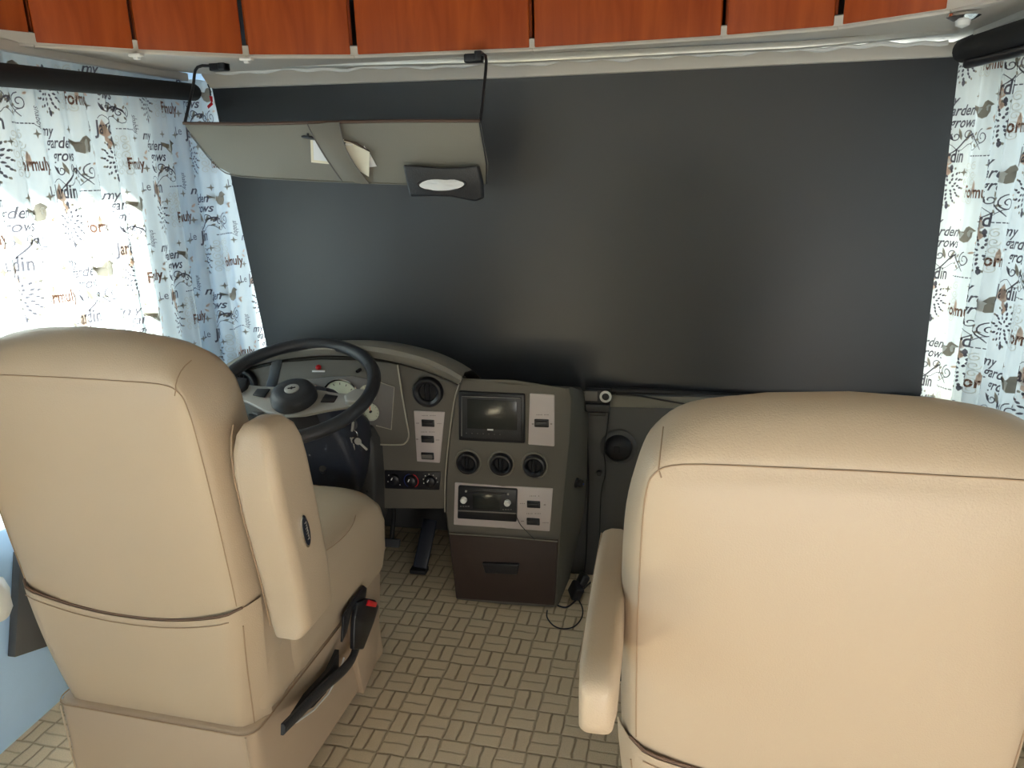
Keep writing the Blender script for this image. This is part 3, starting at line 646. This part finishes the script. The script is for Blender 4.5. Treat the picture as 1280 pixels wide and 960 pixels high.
c = at(398.5, 459, Y=YD-.016)-DO; MB().lathe([(0, 0), (.0085, 0), (.0085, .006), (.005, .012), (0, .013)], c, n=20).build('warning_light', 'red', r)
dp([(390, 463), (406, 463), (406, 465.2), (390, 465.2)], YD-.0175, .002, 0).build('warning_label', 'white', r)
def rocker(px, py, Y, par, O_, wd=.036, ht=.018, mt='black'):
    c = at(px, py, Y=Y)-O_; k = MB().box(c, (wd+.006, .006, ht+.006), bev=.002).build('rocker_switch', 'black', par)
    MB().box(c+V((0, -.005, 0)), (wd-.002, .008, ht-.003), bev=.0025, rot=(0, 0, .10)).build('rocker', mt, k)
def tinytext(px, py, wpx, Y, par, O_):
    mb = MB(); n_ = max(3, int(wpx/2)); 
    for k in range(n_):
        if k % 5 == 4: continue
        c = at(px-wpx/2+wpx*(k+.5)/n_, py, Y=Y)-O_; mb.box(c, (.0024, .0004, .0030 if k % 2 else .0022))
    mb.build('label_print', 'ink', par)
sp_ = dp([(517, 513.5), (556, 515), (549.5, 579), (521, 577)], YD-.005, .006, .0025).build('switch_plate', 'plate', r)
for (px, py, mm) in ((535, 529, 'black'), (534.5, 549, 'black'), (534.5, 570, 'grey')): rocker(px, py, YD-.007, sp_, DO, .036, .017, mm)
for (px, py, w_) in ((536, 519.5, 18), (535, 540, 18), (522, 529, 4), (549, 529.5, 6), (521.5, 549, 3), (547, 550, 5)): tinytext(px, py, w_, YD-.0056, sp_, DO)
cc = dp([(480, 588), (551, 590), (549, 613), (481, 611)], YD-.004, .006, .003).build('climate_control', 'black', r)
for (px, py) in ((493, 599), (514, 601), (538, 601.5)):
    c = at(px, py, Y=YD-.005)-DO; MB().lathe([(0, 0), (.019, 0), (.018, .010), (.014, .013), (0, .013)], c, n=28).build('dial_knob', 'black', cc)
    MB().box(c+V((-.004, -.0135, .006)), (.003, .001, .010), rot=(0, .5, 0)).build('pointer', 'white', cc)
def arcstrip(px, py, R_, a0, a1, m_, par):
    c = at(px, py, Y=YD-.0055)-DO; MB().tube([c+V((R_*cos(radians(a)), 0, R_*sin(radians(a)))) for a in range(a0, a1, 10)], .0011, 5).build('dial_mark', m_, par)
arcstrip(514, 601, .024, 100, 250, 'blue', cc); arcstrip(514, 601, .024, -60, 80, 'red', cc)
for k in range(7): a = radians(200-34*k); c = at(538, 601.5, Y=YD-.006)-DO; MB().box(c+V((.024*cos(a), 0, .024*sin(a))), (.003, .001, .003)).build('dial_mark', 'white', cc)
for (px, py) in ((486, 594), (500, 606), (485, 602)): c = at(px, py, Y=YD-.006)-DO; MB().box(c, (.003, .001, .003)).build('dial_mark', 'white', cc)
# knee bolster left of the footwell
kb = [(330, 560), (420, 556), (436, 542), (446, 537), (458, 541), (466, 556), (469, 600), (470, 660), (462, 672), (330, 665)]
MB().prism([at(a, b, Y=2.04)-DO for a, b in kb], (0, .12, 0), .012, 3).build('knee_bolster', 'dashd', r)
MB().prism([at(a, b, Y=2.02)-DO for a, b in ((335, 598), (418, 596), (424, 600), (424, 603), (335, 605))], (0, .05, 0), .003).build('bolster_ledge', 'dash', r)
for (px, py) in ((449, 597), (459, 614)): MB().lathe([(0, 0), (.004, 0), (.004, .002), (0, .002)], at(px, py, Y=2.038)-DO, n=10).build('screw_hole', 'black', r)
# right part of the dash, in front of the passenger
dr = [V((.02, 2.30, .675)), V((1.16, 2.30, .70)), V((1.16, 2.32, .0)), V((.02, 2.32, .0))]
MB().prism([p-DO for p in dr], (0, .03, 0), .006, 3).build('passenger_face', 'dashr', r)
MB().prism([V((-1.12, 2.292, .660))-DO, V((1.18, 2.297, .690))-DO, V((1.18, 2.337, .690))-DO, V((-1.12, 2.337, .665))-DO], (0, 0, -.04), .006).build('dash_top', 'dash2', r)
c = at(773, 559, Y=2.295)-DO
MB().lathe([(0, -.01), (.056, -.01), (.060, .0), (.054, .004), (.046, .006)], c, n=40).build('vent_surround', 'dashr', r)
b_ = MB().lathe([(0, 0), (.046, 0), (.045, .012), (.036, .026), (.02, .034), (0, .036)], c, n=40).build('ball_vent', 'black', r)
MB().box(c+V((-.004, -.034, .004)), (.02, .008, .022), bev=.002).build('vent_slot', 'blackm', b_)
MB().lathe([(0, 0), (.010, 0), (.008, .010), (0, .011)], at(749, 591, Y=2.298)-DO, n=16).build('knob', 'black', r)
# ================================================================ CENTRE CONSOLE
YC = 2.10
r = empty('centre_console', (-.12, YC, 0)); tag(r, 'taupe centre console with screen, stereo and brown drawer standing on carpet', 'console'); CO = V((-.12, YC, 0))
def cp(pxs, Y=YC, depth=.05, bev=.002): return MB().prism([at(a, b, Y=Y)-CO for a, b in pxs], (0, depth, 0), bev)
Lf = [(576, 474), (568, 500), (561, 550), (556.5, 600), (556, 640), (560, 668), (570, 750)]
Rf = [(708, 486), (711, 500), (709, 550), (704, 600), (700, 640), (697, 677), (693, 759)]
Bk = [(724, 487), (733, 500), (735, 550), (735, 600), (732, 650), (728, 690), (712, 733)]
rings = []
for l, rr_, bk in zip(Lf, Rf, Bk):
    a = at(*l, Y=YC)-CO; b = at(*rr_, Y=YC)-CO; c = at(*bk, Y=2.29)-CO; za = min(a.z, .0+a.z)
    def sz(p, z_): return V((p.x, p.y, z_))
    lo = b.z-.004 if b.z < .70 else b.z-.06; a, b, c = sz(a, max(a.z, .002)), sz(b, max(b.z, .002)), sz(c, max(lo, .002)); m1 = a.lerp(b, .5)+V((0, -.006, 0))
    d = sz(a+V((-.03, .19, 0)), max(a.z-(.075 if a.z > .70 else 0), .002)); b2 = b+V((.012, .022, 0)); b0_ = b+V((-.006, 0, 0)); b1_ = b+V((.006, .006, 0))
    rings.append([a+V((0, .006, 0)), a+V((.006, 0, 0)), m1, b0_, b1_, b2, c, sz(c+V((0, .03, 0)), c.z), d+V((0, .03, 0)), d])
MB().loft(rings, caps=True).build('body', 'dash', r)
MB().tube(arc([at(a, b, Y=YC-.003)-CO for a, b in Lf[:5]], 4), .0022, 8).build('edge_highlight', 'edge', r)  # pale line painting the highlight down the left front edge
# arched cap on top
MB().prism([p-CO for p in (at(575, 473, Y=YC), at(640, 474, Y=YC-.006), at(708, 485, Y=YC))]+[at(724, 488, Y=2.29)-CO+V((0, 0, -.004)), at(590, 473, Y=2.29)-CO], (0, 0, -.012), .004, 3).build('top_cap', 'dash', r)
# drawer
dw = cp([(561, 668), (697, 678), (693, 757), (570, 748)], YC-.016, .03, .003).build('drawer', 'drawer', r)
MB().prism([at(a, b, Y=YC-.028)-CO for a, b in ((602, 704), (649, 706), (646, 719), (606, 717))], (0, .014, 0), .004, 3).build('handle', 'black', dw)
MB().tube([at(a, b, Y=YC-.017)-CO for a, b in ((561, 667), (630, 671.5), (697, 677))], .0018, 6).build('drawer_edge', 'dash2', dw)
# screen
bzl = cp([(572.5, 489.5), (656, 493), (656, 555), (573, 551)], YC-.014, .02, .006).build('monitor', 'black', r)
cp([(577, 494), (652, 497), (652, 551), (577, 547)], YC-.019, .006, .003).build('monitor_bezel', 'leatherb', bzl)
cp([(584, 499), (646, 501.5), (646, 538), (584, 535.5)], YC-.021, .003, .0005).build('screen', 'screen', bzl)
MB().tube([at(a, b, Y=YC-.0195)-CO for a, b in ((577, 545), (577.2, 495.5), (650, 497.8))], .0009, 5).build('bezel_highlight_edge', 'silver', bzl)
cp([(609, 536.2), (616.5, 536.5), (616.5, 538.3), (609, 538)], YC-.0225, .002, 0).build('brand_mark', 'white', bzl)
mb = MB()
for k in range(7): mb.box(at(583+k*7, 541.5+k*.25, Y=YC-.0215)-CO, (.003, .001, .0025))
mb.build('button', 'grey', bzl)
pl = cp([(662, 491.5), (693, 494), (693, 558.5), (660, 556)], YC-.006, .01, .0035).build('switch_plate', 'plate', r)
rocker(677, 529, YC-.008, pl, CO, .038, .019); tinytext(678, 518.5, 16, YC-.0066, pl, CO); tinytext(666, 530, 2.5, YC-.0066, pl, CO); tinytext(689, 530, 2.5, YC-.0066, pl, CO)
for (px, py) in ((585.5, 577.5), (627, 579), (668.5, 581)): vent(px, py, .036, YC-.006, r, CO); surround(px, py, .036, YC-.005, r, CO)
# stereo panel
rp_ = cp([(568.5, 603.5), (691, 611), (687, 664.5), (567, 656)], YC-.006, .01, .002).build('stereo_plate', 'plate', r)
rd = cp([(572.5, 608), (646, 612.5), (645.5, 653), (571.5, 648.5)], YC-.018, .016, .004).build('stereo', 'black', rp_)
cp([(591, 617), (626, 619.5), (625, 638), (591, 636)], YC-.0195, .003, .0005).build('stereo_display', 'screen', rd)
cp([(584, 613.5), (633, 616.5), (633, 618), (584, 615)], YC-.0195, .003, .0005).build('disc_slot', 'blackm', rd)
for (px, py) in ((580, 624.5), (634.5, 628)):
    MB().lathe([(0, 0), (.0105, 0), (.010, .010), (.007, .013), (0, .013)], at(px, py, Y=YC-.018)-CO, n=28).build('stereo_knob', 'white', rd)
for (px, py) in ((582.5, 614), (635, 617.5)): MB().lathe([(0, 0), (.0034, 0), (.003, .003), (0, .003)], at(px, py, Y=YC-.018)-CO, n=12).build('stereo_button', 'silver', rd)
cp([(572, 637.5), (646, 641.5), (646, 643), (572, 639)], YC-.0195, .003, .0003).build('stereo_trim_line', 'grey', rd)
mb = MB()
for k in range(4):
    for (bx_, by_) in ((576+k*3.2, 633), (629+k*3.2, 637)): mb.box(at(bx_, by_, Y=YC-.0185)-CO, (.005, .001, .003))
mb.build('stereo_button', 'grey', rd)
rocker(667, 630.5, YC-.008, rp_, CO, .036, .017); rocker(666.5, 652, YC-.008, rp_, CO, .036, .017)
for (px, py, w_) in ((668, 620, 13), (667, 642, 19), (653, 629.5, 7), (681, 631, 2.5), (653, 651.5, 4), (682, 653.5, 8)): tinytext(px, py, w_, YC-.0066, rp_, CO)
# socket on the console's right side, with a plug
c = at(719, 603, Y=2.20); r3 = empty('charger_plug', c); tag(r3, 'black charger plug with blue light in the side of the centre console', 'plug')
ax = V((.93, -.36, 0)); MB().lathe([(0, -.006), (.017, -.006), (.017, .006), (.012, .010), (.012, .026), (0, .028)], (0, 0, 0), ax, n=24).build('plug_body', 'black', r3)
MB().box((.020, -.018, .010), (.006, .006, .022), bev=.002).build('plug_wing', 'black', r3); MB().box((.028, -.012, .001), (.004, .003, .005)).build('indicator', 'blue', r3)
# ================================================================ STEERING WHEEL and column
WC = at(368, 485, Y=1.86); wt = radians(20)
r = empty('steering_wheel', WC); tag(r, 'black leather steering wheel with silver spokes in front of the driver seat', 'steering wheel')
r.rotation_euler = (wt, radians(3), 0)
RW = .226
MB().tube([(RW*cos(a), RW*sin(a), 0) for a in [2*pi*k/72 for k in range(72)]], .0190, 16, closed=True).build('rim', 'leatherb', r)
for a0 in (75, 15, 140):
    mb = MB(); ring_ = []
    for k in range(16*8):
        a = radians(a0+k*1.3/8); c = V((RW*cos(a), RW*sin(a), 0)); t_ = 2*pi*k/8; ring_.append(c+(V((cos(a), sin(a), 0))*cos(t_)+V((0, 0, 1))*sin(t_))*.0193)
    mb.tube(ring_, .0009, 4); mb.build('stitching', 'black', r)
def spoke(sgn):
    z = -.022; pts = [(.0, .050), (.06*sgn, .045), (.12*sgn, .032), (.19*sgn, .026), (.212*sgn, .028), (.212*sgn, -.026), (.19*sgn, -.028), (.12*sgn, -.045), (.06*sgn, -.068), (0, -.078)]
    mb = MB(); mb.prism([V((x, y, z+.020*(abs(x)/.21)**1.5)) for x, y in pts], (0, 0, -.010), .003); return mb.build('spoke', 'silver', r)
for sg in (-1, 1):
    s_ = spoke(sg); s_.location = (0, -.008, -.010); MB().prism([V((sg*x, y, .002-.012)) for x, y in ((.085, .020), (.125, .016), (.125, -.014), (.085, -.018))], (0, 0, -.004), .002).build('spoke_opening', 'black', s_)
MB().prism([V((-.235, .036, -.002)), V((-.160, .034, -.004)), V((-.150, 0, -.004)), V((-.165, -.036, -.004)), V((-.232, -.036, -.002))], (0, 0, -.030), .006, 3).build('spoke_cover', 'black', r)
MB().prism([V((.235, .030, -.002)), V((.170, .028, -.004)), V((.150, -.006, -.004)), V((.165, -.032, -.004)), V((.232, -.034, -.002))], (0, 0, -.022), .006, 3).build('spoke_cover', 'silver', r)
hb = MB().lathe([(0, -.042), (.058, -.042), (.066, -.032), (.065, -.010), (.058, .002), (.045, .008), (.032, .007), (0, .006)], (0, -.014, 0), (0, 0, 1), n=48).build('horn_pad', 'leatherb', r)
MB().lathe([(0, .004), (.021, .004), (.021, .009), (.017, .011), (0, .0105)], (0, -.014, 0), (0, 0, 1), n=32).build('emblem', 'silver', hb)
MB().box((0, -.014, .011), (.022, .005, .002), rot=(0, 0, .4), bev=.0008).box((0, -.014, .011), (.005, .012, .002), rot=(0, 0, .4), bev=.0008).build('emblem_mark', 'black', hb)
r = empty('steering_column', (WC.x, WC.y, .5)); tag(r, 'dark steering column housing below the wheel hub', 'steering column'); LO = r.location.copy()
prj = [at(358, 512, Y=1.90), at(392, 520, Y=1.90)]
rings = []
for (y, z, wx, dz) in ((1.90, .765, .11, .10), (1.93, .735, .13, .14), (1.96, .67, .20, .17), (1.99, .60, .245, .22), (2.01, .53, .245, .22), (2.03, .475, .215, .16)):
    rings.append([V((WC.x+.015+x, y, z))+V((0, q*.7, q*.5))-LO for x, q in rrect(0, 0, wx, dz, .03, 4)])
MB().loft(rings, caps=True).build('housing', 'navy', r)
MB().lathe([(0, 0), (.060, 0), (.055, .06), (.048, .09), (0, .09)], V((WC.x, WC.y+.045, WC.z-.105))-LO, V((0, -.36, .93)), n=32).build('collar', 'black', r)
for (px, py, s_) in ((415, 548, .006), (387, 569, .003)): MB().lathe([(0, 0), (s_, 0), (0, s_*.6)], at(px, py, Y=1.905)-LO, n=12).build('screw', 'grey', r)
MB().tube([at(a, b, Y=1.93)-LO for a, b in ((400, 520), (420, 512), (446, 500), (452, 496))], [.006, .005, .006, .004], 8).build('indicator_lever', 'black', r)
MB().tube([at(405, 592, Y=1.97)-LO, at(403, 586, Y=1.90)-LO], .010, 10).build('tilt_lever', 'black', r)
MB().lathe([(0, 0), (.017, 0), (.015, .014), (0, .016)], at(440, 531, Y=1.98)-LO, V((.5, -.85, .2)), n=20).build('ignition_lock', 'black', r)
c = at(441, 545, Y=1.945); r = empty('key_ring', c); tag(r, 'bunch of keys on a ring hanging from the ignition', 'keys')
MB().box((0, .006, .028), (.006, .012, .03), bev=.002, rot=(0, .2, 0)).build('ignition_key', 'silver', r)
MB().tube([(.014*cos(a), .002, .004+.014*sin(a)) for a in [2*pi*k/20 for k in range(20)]], .0013, 6, closed=True).build('ring', 'chrome', r)
for (dx, rot, m_, l) in ((-.010, .25, 'silver', .045), (.0, -.05, 'chrome', .050), (.012, -.5, 'black', .040), (.020, -.8, 'silver', .046)):
    k_ = MB().lathe([(0, 0), (.011, 0), (.011, .0025), (0, .0025)], (0, 0, 0), n=18).box((0, -.001, -.022), (.007, .002, l-.016), bev=.0006).build('key', m_, r)
    k_.location = (dx, -.004-abs(dx)*.3, -.012); k_.rotation_euler = (0, rot, 0)
# ================================================================ PEDALS, side console, wall pocket
r = empty('brake_pedal', at(488, 682, Y=2.42)); tag(r, 'dark wide brake pedal in the footwell beside the driver seat cushion', 'pedal')
MB().box((0, 0, .0), (.075, .018, .055), rot=(-.5, 0, 0), bev=.005).build('pad', 'dashr', r); MB().tube([(0, .01, 0), (0, .06, .10), (0, .08, .30)], .009, 8).build('lever', 'blackm', r)
c = at(523, 716, Z=.01); r = empty('accelerator_pedal', c); tag(r, 'long black accelerator pedal standing on the carpet left of the drawer', 'pedal')
MB().box((.012, .06, .085), (.052, .014, .175), rot=(-.6, .12, 0), bev=.004).build('pad', 'navy', r); MB().box((.0, .01, .006), (.06, .04, .016), bev=.003).build('heel_hinge', 'blackm', r)
# left side console with switches
r = empty('side_console', (-1.13, 1.62, 0)); tag(r, 'pale side console with black switches between the driver seat and window', 'side console')
MB().box((-.02, .37, .30), (.20, .46, .60), bev=.02).build('body', 'white', r)
top_c = at(318, 521, Z=.625)
pA, pB = at(294, 512, Z=.612), at(332, 528, Z=.612)
d_ = (pB-pA); ang = math.atan2(d_.y, d_.x)
k_ = MB().box((0, 0, .612), (.25, .30, .02), bev=.006).build('top_panel', 'wallblue', r); k_.location = (.01, .33, 0)
cS = (pA+pB)/2-V((-1.13, 1.62, 0)); sw = MB().box((cS.x, cS.y, .628), (d_.length, .045, .012), rot=(0, 0, ang), bev=.004).build('switch_strip', 'black', r)
for q in (-.3, 0, .3): MB().box((cS.x+cos(ang)*d_.length*q, cS.y+sin(ang)*d_.length*q, .637), (d_.length*.2, .028, .010), rot=(.1, 0, ang), bev=.002).build('switch', 'grey', sw)
# pocket on left wall
o = MB().prism([at(a, b, X=-1.245) for a, b in ((26, 690), (80, 690), (90, 798), (19, 822))], (-.024, 0, 0), .003).build('wall_pocket', 'dashr')
tag(o, 'dark grey pocket panel on the pale wall left of the driver seat', 'pocket')
c = at(-6, 745, X=-1.18); mb = MB(); rg = []
for (z, k) in ((.05, .2), (.035, .7), (.0, 1), (-.04, .95), (-.06, .6), (-.066, .2)): rg.append([V((.025*k*cos(a)*(1+.12*sin(3*a+z*60)), .035*k*sin(a)*(1+.15*cos(4*a+z*40)), z)) for a in [2*pi*q/24 for q in range(24)]])
o = mb.loft(rg, caps=True).build('plastic_bag', 'white'); o.location = c; tag(o, 'small crumpled white bag hanging by the driver armrest at the left edge', 'bag')
# ================================================================ DASH CAMERA AND CABLES
c = at(748, 498, Y=2.27); r = empty('dash_camera', c); tag(r, 'small black dash camera with ringed lens standing beside the centre console', 'camera')
MB().box((-.001, 0, .010), (.080, .030, .044), bev=.003).build('camera_body', 'black', r)
MB().box((-.022, -.0165, .012), (.040, .002, .032), bev=.001).build('screen', 'grey', r)
MB().lathe([(.010, 0), (.019, 0), (.019, .005), (.0125, .007), (.011, .002)], (.024, -.015, .012), n=32).build('lens_ring', 'white', r)
MB().lathe([(0, 0), (.0125, 0), (.0125, .003), (.006, .006), (0, .006)], (.024, -.015, .012), n=28).build('lens', 'leatherb', r)
MB().box((-.001, -.004, -.026), (.078, .045, .026), bev=.004).build('mount_base', 'leatherb', r); MB().box((0, -.027, -.044), (.05, .006, .012), bev=.002).build('mount_clip', 'black', r)
def cable(pts, rad, lab, cat='cable', name='cable'):
    o = MB().tube(arc(pts, 7), rad, 7).build(name, 'black'); return tag(o, lab, cat)
cable([at(731, 505, Y=2.28), at(733, 540, Y=2.285), at(735.5, 600, Y=2.285), at(734, 650, Y=2.285), at(732, 700, Y=2.28), at(728, 728, Y=2.25)], .004, 'thick black cable running down between centre console and dash face')
cable([at(762, 510, Y=2.275), at(759, 535, Y=2.285), at(755, 565, Y=2.26), at(757, 590, Y=2.285), at(751, 620, Y=2.288), at(749, 680, Y=2.288), at(745, 710, Y=2.25)], .0022, 'thin black cable hanging from the dash camera past the ball vent')
cable([at(770, 492, Y=2.28), at(800, 495, Y=2.28), at(850, 504, Y=2.285), at(900, 511, Y=2.285)], .003, 'thin black cable lying along the dash top right of the camera')
cable([at(644, 642, Y=2.075), at(650, 655, Y=2.072), at(658, 664, Y=2.075), at(668, 674, Y=2.078)], .0013, 'thin wire hanging from the stereo down to the drawer')
lp = [(722, 748), (728, 760), (727, 772), (718, 783), (704, 786), (692, 782), (684, 772), (684, 763)]
cable([at(718, 742, Z=.02)]+[at(a, b, Z=.004) for a, b in lp], .0022, 'thin black cable looped on the carpet beside the drawer')
cable([at(697, 757, Z=.006), at(708, 759, Z=.006), at(719, 751, Z=.012), at(726, 740, Z=.03), at(738, 728, Z=.01)], .003, 'short black cable lying at the foot of the centre console')
c = at(720, 738, Z=.035); r = empty('power_adapter', c); tag(r, 'black power adapter with cables on the floor beside the centre console', 'adapter')
MB().box((0, 0, 0), (.032, .05, .05), rot=(.3, .3, .5), bev=.006).build('adapter_body', 'black', r); MB().box((.02, .03, .025), (.026, .045, .04), rot=(-.2, .5, .3), bev=.006).build('adapter_plug', 'black', r)
